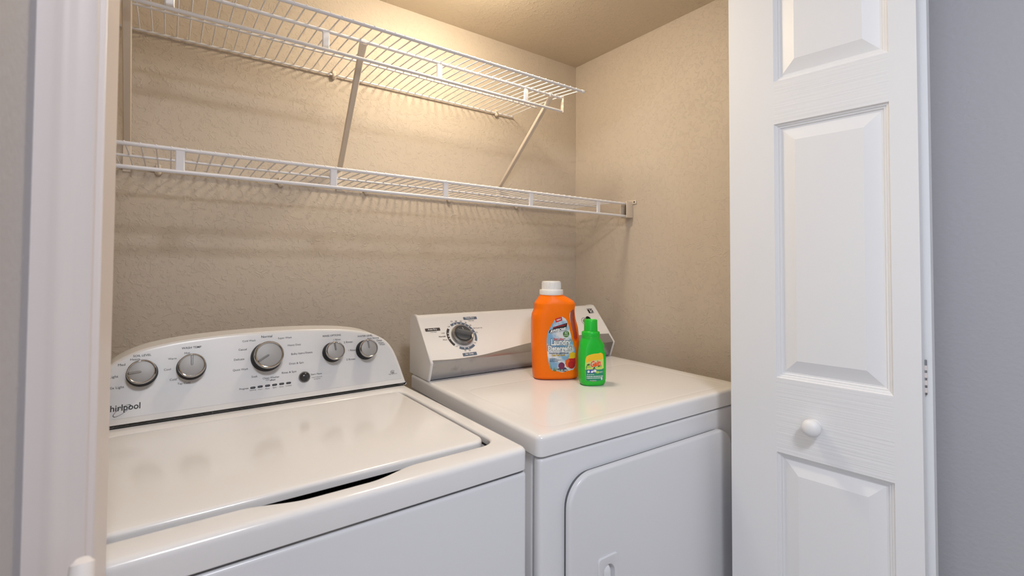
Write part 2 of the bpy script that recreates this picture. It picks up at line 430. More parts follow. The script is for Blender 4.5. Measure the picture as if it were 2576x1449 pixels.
# ------------------------------------------------------------------ washing machine
wx0, wx1, wyf, wyb, wz = -.143, .543, .692, 1.372, .917
WCX = (wx0+wx1)/2
ws = tag(empty('washing_machine', (WCX, (wyf+wyb)/2, 0)), 'white top-loading washing machine with five round silver dials on its control panel', 'washing machine')
WO = -Vector(ws.location)
def wobj(name, bm, m, parent=ws, **k):
    return obj(name, bm, m, parent, loc=WO if parent is ws else None, **k)
bm = bmesh.new()
slab(bm, rrect(wx0+.002, wx1-.002, wyf+.002, wyb, .009), 0, .8715, .006, lambda x, y, h: (x, y, h))
wobj('cabinet', bm, 'enamel_front')
# top deck: ring loft between an outer rounded rectangle and the lid opening with its finger scoop
cx0, cy0 = WCX, .975
def star(loop, N):
    out = []
    n = len(loop)
    for k in range(N):
        a = 2*PI*k/N; dx, dy = math.cos(a), math.sin(a); best = None
        for i in range(n):
            x1, y1 = loop[i-1][0]-cx0, loop[i-1][1]-cy0; x2, y2 = loop[i][0]-cx0, loop[i][1]-cy0
            den = dx*(y2-y1)-dy*(x2-x1)
            if abs(den) < 1e-12: continue
            t = (x1*(y2-y1)-y1*(x2-x1))/den; s = (x1*dy-y1*dx)/den
            if t > 0 and -1e-9 <= s <= 1+1e-9: best = t if best is None else min(best, t)
        out.append((cx0+dx*best, cy0+dy*best))
    return out
N = 480
outer = rrect(wx0, wx1, wyf, wyb, .016, 10)
inner = rrect(-.108, .508, .747, 1.203, .034, 10)
dense = []
for i in range(len(inner)):
    a = inner[i]; b = inner[(i+1) % len(inner)]
    m_ = max(1, int(math.hypot(b[0]-a[0], b[1]-a[1])/.006))
    for k in range(m_): dense.append((a[0]+(b[0]-a[0])*k/m_, a[1]+(b[1]-a[1])*k/m_))
def scoop(p):
    if p[1] > .76: return p
    t = (p[0]-.080)/(.345-.080)
    if not 0 < t < 1: return p
    s = min(1, t/.34, (1-t)/.34); s = s*s*(3-2*s)
    return (p[0], p[1]-.0215*s)
inner = [scoop(p) for p in dense]
def off_star(loop, ins): return star(offset_loop(loop, ins), N)
bm = bmesh.new(); rings = [[(x, y, .8755) for x, y in off_star(outer, .003)], [(x, y, .8775) for x, y in off_star(outer, .0006)]]
for k in range(6):
    a = PI/2*k/5; rings.append([(x, y, wz-.011+.011*math.sin(a)) for x, y in off_star(outer, .011*(1-math.cos(a)))])
for k in range(5):
    a = PI/2*k/4; rings.append([(x, y, wz-.006*(1-math.cos(a))) for x, y in off_star(inner, -.006+.006*math.sin(a))])
rings.append([(x, y, .902) for x, y in off_star(inner, 0)])
rings.append([(x, y, .898) for x, y in off_star(inner, -.012)])
loft(bm, rings, cap0=False, cap1=False)
wobj('top_deck', bm, 'enamel', smooth=30)
wobj('tub_opening_shade', B(-.13, .53, .705, 1.22, .8725, .8755), 'dark_gap', smooth=0)  # near-black sheet, paints the shade of the hollow under the lid
# lid
bm = bmesh.new()
slab(bm, rrect(-.098, .498, .7645, 1.194, .027, 10), .9045, wz+.0015, .0065, lambda x, y, h: (x, y, h), seg=5)
wobj('lid', bm, 'enamel', smooth=30)
# console
kY, kZ = 1.245, CZ-.333; sl = math.hypot(.163, .05)
ev = Vector((0, .05, .163))/sl; en = Vector((0, -.163, .05))/sl; eo = Vector((0, kY, kZ))
def con(x, t, h=0): return eo+Vector((x, 0, 0))+ev*t+en*h
def contx(px, py): p = hit(px, py, eo, en); q = p-eo; return q.x, q.dot(ev)
half = [(.3435, .003), (.342, .012), (.338, .027), (.331, .055), (.3215, .088), (.312, .110), (.298, .1295), (.281, .1425), (.260, .1535), (.233, .1625), (.184, .1715), (.130, .1765), (.070, .1795), (0, .1805)]
loopR = [(WCX+x, t) for x, t in half]; loopL = [(WCX-x, t) for x, t in half[:-1]][::-1]
outl = loopR+loopL
# smooth resample with Catmull-Rom
def resample(P, k=4):
    out = []
    for i in range(len(P)-1):
        p0 = P[max(i-1, 0)]; p1 = P[i]; p2 = P[i+1]; p3 = P[min(i+2, len(P)-1)]
        for j in range(k):
            t = j/k
            out.append(tuple(.5*((2*b)+(-a+c)*t+(2*a-5*b+4*c-d)*t*t+(-a+3*b-3*c+d)*t**3) for a, b, c, d in zip(p0, p1, p2, p3)))
    out.append(P[-1]); return out
outl = resample(outl)
def back(p, y): q = con(p[0], p[1]); return Vector((q.x, y, q.z))
bm = bmesh.new(); rings = [[back(p, wyb-.004) for p in outl], [con(p[0], p[1], -.006) for p in outl]]
for k in range(5):
    a = PI/2*k/4; L_ = offset_loop(outl, .006*(1-math.cos(a))); rings.append([con(p[0], p[1], -.006+.006*math.sin(a)) for p in L_])
loft(bm, rings)
wobj('console', bm, 'plastic_white', smooth=35)
pan = [p for p in offset_loop(outl, .0085) if p[1] > .0215]
pan = [(pan[0][0]+.001, .021)]+pan+[(pan[-1][0]-.001, .021)]
bm = bmesh.new(); loft(bm, [[con(p[0], p[1], -.001) for p in pan], [con(p[0], p[1], .0006) for p in pan]])
wobj('control_panel', bm, 'silver_panel', smooth=0)
wobj('shadow_gap', B(wx0+.012, wx1-.008, kY+.004, wyb-.01, wz-.002, wz+.0035), 'dark_gap', smooth=0)  # black strip painting the shadow line under the console
c1 = crop(260, 800, 3.22)
def knob(zx, zy, r, ang, hgt):
    P_ = hit(*c1(zx, zy), eo+en*hgt, en)-eo; O = con(P_.x, P_.dot(ev), .0006)
    k = wobj('dial', LT([(r*1.12, 0), (r*1.13, .0015), (r*1.07, hgt*.4), (r*1.0, hgt*.74), (r*.985, hgt*.86), (0, hgt*.86)], O, en, 44), 'black_plastic')
    obj('chrome_ring', LT([(r*.97, hgt*.76), (r*1.03, hgt*.80), (r*1.035, hgt*.88), (r*.99, hgt*.98), (r*.94, hgt*1.02), (r*.895, hgt*1.0), (r*.875, hgt*.95)], O, en, 44), 'chrome', k)
    bmf = bmesh.new(); lathe(bmf, [(r*.875, hgt*.9), (r*.86, hgt*.955), (r*.6, hgt*.985), (0, hgt*1.0)], O, en, 44); obj('dial_face', bmf, 'knob_face', k)
    a = math.radians(ang); dv = Vector((1, 0, 0))*math.sin(a)+ev*math.cos(a); pv = en.cross(dv); bmp = bmesh.new()
    p0, p1 = .08*r, .86*r; w_ = .0021
    pts = [(p0, -w_), (p1, -w_), (p1, w_), (p0, w_), (p0-w_*.8, w_*.5), (p0-w_*.8, -w_*.5)]
    loft(bmp, [[O+dv*a_+pv*b_*s_+en*h_ for a_, b_ in pts] for s_, h_ in ((1, hgt*.9), (1, hgt*1.005), (.55, hgt*1.04))])
    obj('pointer', bmp, 'chrome', k)
knob(310, 434, .0243, 266, .033)
knob(719, 382, .0250, 0, .033)
knob(1346, 295, .0312, 240, .038)
knob(1884, 262, .0228, 355, .033)
knob(2155, 243, .0233, 354, .033)
x, t = contx(*c1(1628, 478)); O = con(x, t, .0006)
sbn = wobj('start_button', LT([(.0135, 0), (.0135, .002), (.0128, .0032), (.0118, .0032)], O, en, 32), 'dial_grey')
obj('button_cap', LT([(.0118, .001), (.0116, .005), (.0100, .0078), (.0065, .0097), (.003, .0104), (0, .0105)], O, en, 32), 'smoke_plastic', sbn)
for zx, zy in ((1211, 565), (1270, 556), (1330, 548), (1387, 541), (1444, 533), (1500, 526)):
    x, t = contx(*c1(zx, zy)); bm = bmesh.new()
    slab(bm, rrect(x-.0055, x+.0055, t-.0024, t+.0024, .0023, 4), .0003, .0016, .0008, lambda a, b, h: con(a, b, h))
    iw = wobj('indicator_light', bm, 'ink_black')
    bm = bmesh.new(); slab(bm, rrect(x-.0042, x+.0038, t-.0008, t+.0011, .0009, 3), .0014, .0020, .0003, lambda a, b, h: con(a, b, h)); obj('lens', bm, 'led', iw)
FT = lambda a, b: con(a, b, .0010)
def wtext(bm, s, xl, xr, yb, hs=1.0, off=0.0, shear=0, mi=0):
    x0, t0 = contx(*c1(xl, yb)); x1, _ = contx(*c1(xr, yb))
    add_text(bm, s, FT, x0, t0, x1-x0, hs, off, shear, mi=mi)
INKS = ['ink', 'ink_light', 'ink_black']
def words(name, rows):
    bm = bmesh.new()
    for r in rows: wtext(bm, r[0], r[1], r[2], r[3], **(r[4] if len(r) > 4 else {}))
    o = flat(name, bm, INKS, ws); o.location = WO; return o
BOLD = dict(off=.006); LITE = dict(mi=1)
words('soil_dial_lettering', [('SOIL LEVEL', 242, 388, 318, BOLD), ('Heavy', 218, 298, 347), ('Med', 119, 177, 392), ('Light', 50, 120, 490), ('Ex Light', 55, 167, 580)])
words('temperature_dial_lettering', [('WASH TEMP', 635, 794, 254, BOLD), ('Hot', 658, 702, 293), ('Warm', 525, 593, 340), ('Cool', 491, 546, 428), ("Cold'", 537, 598, 510), ('Tap Cold', 600, 703, 542)])
words('cycle_dial_lettering', [('Normal', 1279, 1368, 162, BOLD), ('Cold Wash', 1127, 1233, 196), ('Casual', 1095, 1162, 266), ('Delicate', 1058, 1142, 347), ('Quick Wash', 1049, 1171, 432), ('Soak', 1200, 1249, 485), ('Clean Washer', 1291, 1427, 498), ('Super Wash', 1415, 1525, 172),
    ('Heavy Duty', 1493, 1601, 229), ('Bulky Items/Sheets', 1522, 1695, 300), ('Drain & Spin', 1506, 1623, 379), ('Rinse & Spin', 1446, 1564, 453), ('with', 1314, 1345, 509, LITE), ('affresh', 1348, 1394, 510, dict(off=.02, shear=.3))])
words('rinse_dial_lettering', [('RINSE OPTIONS', 1777, 1924, 155, BOLD), ('1 Rinse', 1866, 1922, 184), ('2 Rinses', 1948, 2018, 205), ('1 Rinse', 1987, 2042, 270), ('2 Rinses', 1969, 2040, 345)])
words('water_dial_lettering', [('WATER LEVEL', 2058, 2181, 157, BOLD), ('Auto Sensing', 2137, 2231, 172), ('Deep', 2214, 2257, 190), ('Water', 2226, 2272, 208), ('Wash', 2236, 2280, 222)])
words('progress_lettering', [('Progress', 1102, 1175, 584, BOLD), ('Sensing', 1185, 1237, 592, LITE), ('Wash', 1252, 1287, 585, LITE), ('Rinse', 1313, 1347, 578, LITE), ('Spin', 1372, 1402, 570, LITE), ('Done', 1428, 1460, 563, LITE), ('Locked', 1478, 1522, 555, LITE)])
words('start_lettering', [('Start / Pause', 1682, 1770, 464, BOLD), ('Hold 3 Seconds', 1687, 1772, 487, LITE), ('to Cancel', 1705, 1757, 499, LITE)])
bm = bmesh.new(); wtext(bm, 'high efficiency', 2311, 2380, 461, mi=1)
x, t = contx(*c1(2342, 437)); add_ring(bm, x, t, .0043, .0052, 20, 330, FT, sx=1.15, sy=.85, mi=0); add_text(bm, 'he', FT, x-.0032, t-.0022, .0064, .9, .02, .2)
flat('efficiency_mark', bm, INKS, ws).location = WO
bm = bmesh.new(); wtext(bm, 'Whirlpool', -38, 298, 776, 1.12, .012, mi=2)
x, t = contx(*c1(150, 752)); add_ring(bm, x, t, .0146, .0160, -176, 178, FT, sx=1.06, sy=.36, tilt=.62, mi=2)
flat('maker_lettering', bm, INKS, ws).location = WO

# ------------------------------------------------------------------ dryer
DYAW = -.033; DO = Vector((.566, .691, 0))
dr = tag(empty('tumble_dryer', DO, DYAW), 'white front-loading tumble dryer with one dial and a silver band on its console', 'dryer')
dex = Vector((math.cos(DYAW), math.sin(DYAW), 0)); dey = Vector((-math.sin(DYAW), math.cos(DYAW), 0))
def dloc(px, py, p0, n):
    """pixel -> dryer-local point on local plane (p0, n)"""
    P0 = DO+dex*p0[0]+dey*p0[1]+Vector((0, 0, p0[2])); Nn = dex*n[0]+dey*n[1]+Vector((0, 0, n[2]))
    q = hit(px, py, P0, Nn)-DO; return Vector((q.dot(dex), q.dot(dey), q.z))
DW, DD, DZT = .716, .632, .930
def dobj(name, bm, m, parent=dr, **k): return obj(name, bm, m, parent, **k)
bm = bmesh.new(); box(bm, .006, DW-.006, .030, DD-.004, 0, .886, bev=.004); dobj('cabinet', bm, 'enamel_front')
bm = bmesh.new(); slab(bm, rrect(.004, DW-.004, .002, .0275, .010, 5), 0, .8855, .006, lambda x, y, h: (x, y, h)); dobj('front_panel', bm, 'enamel_front')
bm = bmesh.new()
oL = rrect(0, DW, 0, DD, .015, 8); iL = rrect(.046, .666, .034, .372, .030, 8)
rings = [[(x, y, .8895) for x, y in offset_loop(oL, .002)], [(x, y, .8915) for x, y in oL]]
for k in range(6):
    a = PI/2*k/5; rings.append([(x, y, DZT-.010+.010*math.sin(a)) for x, y in offset_loop(oL, .010*(1-math.cos(a)))])
rings += [[(x, y, DZT) for x, y in offset_loop(iL, -.008)], [(x, y, DZT-.0001) for x, y in offset_loop(iL, -.005)], [(x, y, DZT-.0005) for x, y in offset_loop(iL, -.002)], [(x, y, DZT-.0001) for x, y in offset_loop(iL, .001)], [(x, y, DZT) for x, y in offset_loop(iL, .005)]]
loft(bm, rings); dobj('top_deck', bm, 'enamel', smooth=30)
# door in the front panel
c2 = crop(1280, 950, 2.903)
p = dloc(*c2(441, 1100), (0, -.016, 0), (0, 1, 0)); dx0 = p.x
p = dloc(*c2(1000, 560), (0, -.016, 0), (0, 1, 0)); dz1 = p.z
p = dloc(*c2(1632, 450), (0, -.016, 0), (0, 1, 0)); dx1 = p.x+.003
print('DRYER DOOR', dx0, dx1, dz1)
bm = bmesh.new(); slab(bm, rrect(dx0, dx1, .30, dz1, .062, 12), .0062, .0170, .0065, lambda x, y, h: (x, -h, y), seg=5)
dd = dobj('door', bm, 'enamel_front', smooth=30)
bm = bmesh.new(); slab(bm, rrect(dx0+.003, dx1-.003, .303, dz1-.003, .059, 12), -.004, .0064, .0004, lambda x, y, h: (x, -h, y)); dobj('door_gap_shade', bm, 'grip_grey')  # dark slab behind the door edge, shade of the gap given as colour
for q in ((1665, 1131), (1434, 1291)):
    p = dloc(*q, (0, -.004, 0), (0, 1, 0)); obj('bumper', LT([(.0035, 0), (.0038, .004), (.003, .0078), (0, .0078)], (p.x, .0005, p.z), (0, -1, 0), 14), 'black_plastic', dd)
p0 = dloc(1503, 1420, (0, -.0165, 0), (0, 1, 0)); p1 = dloc(1553, 1384, (0, -.0165, 0), (0, 1, 0))
hx0, hx1, hz1 = p0.x, p1.x, p1.z
bm = bmesh.new(); hl = rrect(hx0, hx1, hz1-.15, hz1, .009, 10)
cxh, czh = (hx0+hx1)/2+.001, hz1-.075
def oval(s): return [(cxh+(x-(hx0+hx1)/2)*.60*s, czh+(z-czh)*(1-.24*1.0)*(.5+.5*s)) for x, z in rrect(hx0, hx1, hz1-.15, hz1, (hx1-hx0)/2-.001, 10)]
bmc = bmesh.new(); loft(bmc, [[(x, yy, z) for x, z in oval(1.12)] for yy in (-.03, -.0085)])
cut = obj('cutter', bmc, 'enamel_front', dr)
md = dd.modifiers.new('b', 'BOOLEAN'); md.operation = 'DIFFERENCE'; md.object = cut; md.solver = 'EXACT'
bpy.context.view_layer.update(); nm = bpy.data.meshes.new_from_object(dd.evaluated_get(bpy.context.evaluated_depsgraph_get()))
dd.modifiers.clear(); dd.data = nm; bpy.data.objects.remove(cut)
for p in nm.polygons: p.use_smooth = True
nm.set_sharp_from_angle(angle=math.radians(30))
loft(bm, [[(x, -.0168, z) for x, z in hl], [(x, -.0186, z) for x, z in hl], [(x, -.0200, z) for x, z in offset_loop(hl, .0016)], [(x, -.0200, z) for x, z in oval(1.10)], [(x, -.0192, z) for x, z in oval(1.02)], [(x, -.0150, z) for x, z in oval(.98)], [(x, -.0095, z) for x, z in oval(.92)], [(x, -.0090, z) for x, z in oval(.8)]], cap0=False)
obj('handle_plate', bm, 'enamel_front', dd)
bm = bmesh.new(); hw = (hx1-hx0)*.30; zt = .057
loft(bm, [[(cxh+a*hw*w_, -.0092-b*s_, czh+z*zt) for a, b in ((-1.0, 0), (-.1, 0), (.12, .0085), (.10, .0125), (-.25, .0128), (-.75, .0095))] for z, s_, w_ in ((-1.04, .15, .35), (-.98, .55, .7), (-.88, .9, .95), (-.75, 1, 1), (.75, 1, 1), (.88, .9, .95), (.98, .55, .7), (1.04, .15, .35))])
obj('grip', bm, 'enamel_front', dd)
# console of the dryer
prof = [(.636, .931), (.636, 1.094), (.630, 1.101), (.612, 1.1035), (.598, 1.1025), (.5905, 1.0975)]
fy0, fz0, fy1, fz1 = .4905, .9835, .5905, 1.0975        # lower and upper edge of the sloping face
bot = (.5095, .9325)
fl = math.hypot(fy1-fy0, fz1-fz0); fv = Vector((0, fy1-fy0, fz1-fz0))/fl; fn = Vector((0, -(fz1-fz0), fy1-fy0))/fl; fo = Vector((0, fy0, fz0))
def face(x, v, h=0): return fo+Vector((x, 0, 0))+fv*v+fn*h
def facexv(px, py): q = dloc(px, py, fo, fn)-fo; return q.x, q.dot(fv)
CX0, CX1 = .009, .707
c4 = crop(1000, 700, 4.025)
bpts = [facexv(*c4(X, Y)) for X, Y in ((345, 833), (600, 815), (860, 775), (1100, 715), (1360, 650), (1840, 576), (2110, 562))]
def bnd(x):
    P = [(CX0, max(.003, bpts[0][1]))]+bpts[1:-1]+[(CX1, bpts[-1][1])]
    for a, b in zip(P, P[1:]):
        if x <= b[0]:
            i = P.index(a); m0 = P[max(i-1, 0)]; m3 = P[min(i+2, len(P)-1)]; t = (x-a[0])/(b[0]-a[0])
            ma = (b[1]-m0[1])/(b[0]-m0[0])*(b[0]-a[0]); mb = (m3[1]-a[1])/(m3[0]-a[0])*(b[0]-a[0])
            return max(.002, (2*t**3-3*t*t+1)*a[1]+(t**3-2*t*t+t)*ma+(-2*t**3+3*t*t)*b[1]+(t**3-t*t)*mb)
    return P[-1][1]
nx = 60; xs = [CX0+(CX1-CX0)*k/nx for k in range(nx+1)]
bm = bmesh.new(); rows = []
for x in xs:
    b_ = bnd(x)
    rows.append([(x, y, z) for y, z in prof]+[tuple(face(x, fl+(b_-fl)*t)) for t in (.04, .5, 1)])
loft(bm, rows, closed=False, cap0=False, cap1=False)
dobj('console', bm, 'plastic_white', smooth=35)
bm = bmesh.new(); rows = []
for x in xs:
    b_ = bnd(x)
    rows.append([tuple(face(x, b_)), tuple(face(x, b_*.5)), tuple(face(x, .0012)), (x, fy0-.0002, fz0-.0016), (x, fy0+.006, fz0-.018), (x, bot[0]-.003, bot[1]+.006), (x, bot[0], bot[1]), (x, bot[0]+.02, bot[1])])
loft(bm, rows, closed=False, cap0=False, cap1=False)
dobj('silver_band', bm, 'brushed_silver', smooth=35)
full = [(.640, .9305)]+[(.640, 1.095), (.633, 1.1035), (.612, 1.1062), (.597, 1.105), (.5885, 1.099)]+[(.540, 1.0425), (.4885, .9838), (.4880, .9815), (.5065, .9305)]
for xa, xb in ((.002, CX0+.0005), (CX1-.0005, .713)):
    bm = bmesh.new(); loft(bm, [[(xa, y, z) for y, z in full], [(xb, y, z) for y, z in full]])
    es = [e for e in bm.edges if abs(e.verts[0].co.x-e.verts[1].co.x) < 1e-6]
    bmesh.ops.bevel(bm, geom=es, offset=.0016, segments=2, affect='EDGES'); dobj('end_cap', bm, 'plastic_white', smooth=35)
dobj('shadow_gap', B(.012, .704, bot[0]+.003, .62, DZT-.001, DZT+.0028), 'dark_gap', smooth=0)  # black strip, painted shade where the console meets the deck
c5 = crop(1020, 760, 6.587)
FD = lambda a, b: face(a, b, .0005); FD2 = lambda a, b: face(a, b, .0009)
dcx, dcv = facexv(*c5(936, 556))
def dtext(bm, s, xl, xr, yb, hs=1.0, off=0.0, mi=0, f=FD2):
    x0, v0 = facexv(*c5(xl, yb)); x1, _ = facexv(*c5(xr, yb)); add_text(bm, s, f, x0, v0, x1-x0, hs, off, mi=mi)
def ang(X, Y): x, v = facexv(*c5(X, Y)); return math.degrees(math.atan2(v-dcv, x-dcx)), math.hypot(v-dcv, x-dcx)
bm = bmesh.new()
RO = (ang(1180, 560)[1]+ang(925, 337)[1])/2; RI = RO-.0075
print('ARC', RO, [ang(*q) for q in ((735, 375), (1178, 642), (1140, 705), (893, 762), (690, 435), (815, 715), (1180, 560), (925, 337))])
a1 = ang(735, 375)[0]; a2 = ang(1175, 645)[0]; add_ring(bm, dcx, dcv, RI, RO, a2, a1, FD, mi=1)
a1 = ang(1140, 708)[0]; a2 = ang(893, 762)[0]; a2 = a2 if a2 < a1 else a2-360; add_ring(bm, dcx, dcv, RI, RO, a2, a1, FD, mi=1)
a1 = ang(690, 435)[0] % 360; a2 = ang(815, 715)[0] % 360; add_ring(bm, dcx, dcv, RI, RO, a1, a2, FD, mi=0)
for q in ((800, 372), (852, 360), (918, 360), (985, 380), (1040, 410), (1092, 458), (1128, 512), (978, 750), (1036, 742), (705, 522), (712, 567), (737, 607)):
    a_, r_ = ang(*q); add_ring(bm, dcx+(RI+.0030)*math.cos(math.radians(a_)), dcv+(RI+.0030)*math.sin(math.radians(a_)), .0006, .0017, 0, 360, FD2, n=12, mi=2)
    a_ = math.radians(a_); ca, sa = math.cos(a_), math.sin(a_)
    add_poly(bm, [(dcx+r*ca-w*sa, dcv+r*sa+w*ca) for r, w in ((RI-.006, -.0006), (RI+.002, -.0006), (RI+.002, .0006), (RI-.006, .0006))], FD2, mi=2)
for P_, mi in ((((318, 442), (565, 424), (580, 472), (335, 492)), 0), (((950, 255), (1170, 237), (1185, 280), (965, 297)), 1), (((943, 850), (1172, 823), (1188, 873), (958, 903)), 1)):
    q = [facexv(*c5(*k)) for k in P_]; vb = (q[2][1]+q[3][1])/2; vt = (q[0][1]+q[1][1])/2
    loop = []
    cs = [(q[3][0], vb), (q[2][0], vb), (q[1][0], vt), (q[0][0], vt)]
    for i in range(4):
        p = Vector(cs[i]); a = Vector(cs[i-1]); b = Vector(cs[(i+1) % 4]); r_ = .0016
        pa = p+(a-p).normalized()*r_; pb = p+(b-p).normalized()*r_
        for k in range(5):
            t = k/4; v = pa*(1-t)**2+p*2*t*(1-t)+pb*t*t; loop.append((v.x, v.y))
    add_poly(bm, loop, FD, mi)
for s, a, b, y in (('Auto Dry', 372, 527, 472), ('Time Dry', 993, 1138, 279), ('Air Only', 995, 1137, 879)): dtext(bm, s, a, b, y, 1, .012, 2)
dtext(bm, 'Normal', 556, 668, 587, 1, .015, 0)
for s, a, b, y in (('Less', 600, 652, 525), ('More', 626, 693, 638), ('70', 748, 782, 338), ('60', 822, 856, 330), ('50', 902, 936, 332), ('40', 985, 1014, 352), ('30', 1063, 1093, 396), ('20 Touch Up', 1126, 1275, 443), ('10', 1170, 1197, 516), ('10', 983, 1010, 818), ('20', 1050, 1083, 812)): dtext(bm, s, a, b, y, mi=0)
for s, a, b, y in (('Low Heat', 415, 520, 511), ('High Heat', 1040, 1137, 317), ('OFF', 700, 742, 418), ('OFF', 833, 876, 745), ('OFF', 1131, 1170, 686)): dtext(bm, s, a, b, y, mi=3)
flat('dial_lettering', bm, ['print_charcoal', 'print_slate', 'print_white', 'ink', 'ink_black'], dr); bm = bmesh.new()
# badge at the right end and the ring round the start knob
c3 = crop(1300, 700, 4.83)
q = [facexv(*c3(*k)) for k in ((845, 370), (905, 366), (940, 422), (880, 426))]
bx0 = (q[0][0]+q[3][0])/2; bx1 = (q[1][0]+q[2][0])/2; bv0 = min(k[1] for k in q); bv1 = max(k[1] for k in q)
add_poly(bm, [(bx0, bv0), (bx1, bv0), (bx1, bv1), (bx0, bv1)], FD, 4)
bw, bh = bx1-bx0, bv1-bv0
def bq(*P_): return [(bx0+a*bw, bv0+b*bh) for a, b in P_]
add_poly(bm, bq((.36, .06), (.50, .06), (.50, .72), (.36, .72)), FD2, 2)
add_poly(bm, bq((.50, .40), (.88, .72), (.96, .66), (.60, .36)), FD2, 2); add_poly(bm, bq((.62, .36), (.98, .06), (.84, .06), (.54, .30)), FD2, 2)
add_text(bm, 'Kenmore', FD2, bx0+.08*bw, bv0+.80*bh, .84*bw, 1, .02, mi=2)
flat('badge', bm, ['print_charcoal', 'print_slate', 'print_white', 'ink', 'ink_black'], dr); bm = bmesh.new()
kx, kv = facexv(*c3(838, 528))
add_ring(bm, kx, kv, .0165, .0180, 60, 250, FD, mi=1)
flat('knob_ring', bm, ['print_charcoal', 'print_slate', 'print_white', 'ink', 'ink_black'], dr)
# timer dial
O = face(dcx, dcv, 0)
dl = dobj('timer_dial', LT([(.0345, 0), (.0350, .003), (.0335, .010), (.0300, .0125), (.0275, .0118), (.0268, .0095)], O, fn, 48), 'dial_grey')
obj('dial_well', LT([(.0272, .009), (.0268, .0105), (.0245, .0098), (.0, .0095)], O, fn, 48), 'dial_dark', dl)
gd = Vector((1, 0, 0))*math.cos(math.radians(-18))+fv*math.sin(math.radians(-18)); gp = fn.cross(gd); bm = bmesh.new()
loft(bm, [[O+gd*a*s+gp*b*s2+fn*h for a, b in ((-.0255, 0), (-.021, .0048), (0, .0062), (.021, .0048), (.0262, 0), (.021, -.0048), (0, -.0062), (-.021, -.0048))] for s, s2, h in ((1, 1.5, .0095), (1, 1.1, .017), (.97, .85, .0245), (.9, .55, .0262))])
obj('grip', bm, 'grip_grey', dl)
bm = bmesh.new(); loft(bm, [[O+gd*a+gp*b+fn*h for a, b in ((-.023, -.004), (.023, -.004), (.019, -.014), (.008, -.0215), (-.008, -.0215), (-.019, -.014))] for h in (.0095, .0125)]); obj('dial_step', bm, 'grip_grey', dl)
bm = bmesh.new(); loft(bm, [[O+Vector((1, 0, 0))*a+fv*b+fn*h for a, b in ((.0045, .0225), (.0055, .0225), (.0075, .0125), (.0068, .0122))] for h in (.0098, .0103)]); obj('pointer', bm, 'print_white', dl)
# start knob
O = face(kx, kv, 0)
sk = dobj('start_knob', LT([(.0118, 0), (.0118, .003), (.0108, .017), (.0104, .0185)], O, fn, 32), 'dial_grey')
obj('knob_face', LT([(.0104, .0180), (.0102, .0190), (.009, .0195), (0, .0190)], O, fn, 32), 'black_plastic', sk)

# ------------------------------------------------------------------ bottles
def catmull(tab, z):
    ks = [k[0] for k in tab]
    if z <= ks[0]: return tab[0][1:]
    if z >= ks[-1]: return tab[-1][1:]
    for i in range(len(ks)-1):
        if ks[i] <= z <= ks[i+1]:
            t = (z-ks[i])/(ks[i+1]-ks[i]); return tuple(a+(b-a)*t for a, b in zip(tab[i][1:], tab[i+1][1:]))
def superring(cx, hw, hd, n, z, N_=56):
    out = []
    for k in range(N_):
        a = 2*PI*k/N_; c_, s_ = math.cos(a), math.sin(a)
        out.append((cx+hw*math.copysign(abs(c_)**(2/n), c_), hd*math.copysign(abs(s_)**(2/n), s_), z))
    return out
def bottle_body(tab, zs): 
    bm = bmesh.new(); loft(bm, [superring((l+r)/2, (r-l)/2, d, n, z) for z in zs for l, r, d, n in [catmull(tab, z)]]); return bm
def front(tab, x, z, eps):
    l, r, d, n = catmull(tab, z); t = min(.985, abs((x-(l+r)/2)/((r-l)/2)))
    return Vector((x, -d*(1-t**n)**(1/n)-eps, z))

# --- orange bottle (local x to the right as seen, -y towards the viewer, z up). silhouette in crop units
OB_Z = DZT
pO = hit(1397, 957, (0, 0, OB_Z), Vector((0, 0, 1)))
OTH = math.radians(-31)
bo = tag(empty('detergent_bottle', (pO.x+.026, pO.y+.032, OB_Z), OTH), 'large orange jug of laundry detergent with a white cap and a picture label', 'bottle')
so = 1/(4.83*868)
def ox(X): return (X-472)*so
def oz(Y): return (1238-Y)*so*1.02
otab = [(oz(Y), ox(l), ox(r), d, n) for Y, l, r, d, n in (
    (1238, 232, 716, .030, 3), (1228, 212, 736, .038, 3.2), (1205, 205, 746, .042, 3.4), (1150, 201, 751, .0440, 3.6), (1000, 193, 757, .0455, 3.6), (850, 187, 759, .0455, 3.6), (760, 185, 756, .0455, 3.5), (640, 184, 742, .045, 3.4), (540, 186, 713, .0445, 3.3),
    (490, 192, 706, .044, 3.2), (455, 207, 704, .0435, 3.1), (425, 218, 706, .043, 3), (380, 220, 713, .042, 2.9), (362, 222, 712, .0415, 2.8), (335, 238, 696, .040, 2.6), (300, 262, 640, .037, 2.3), (268, 283, 575, .0335, 2), (250, 292, 562, .032, 2))]
zs = sorted(set([k[0] for k in otab]+[otab[0][0]+(otab[-1][0]-otab[0][0])*k/60 for k in range(61)]))
body = obj('body', bottle_body(otab, zs), 'orange_plastic', bo, smooth=50)
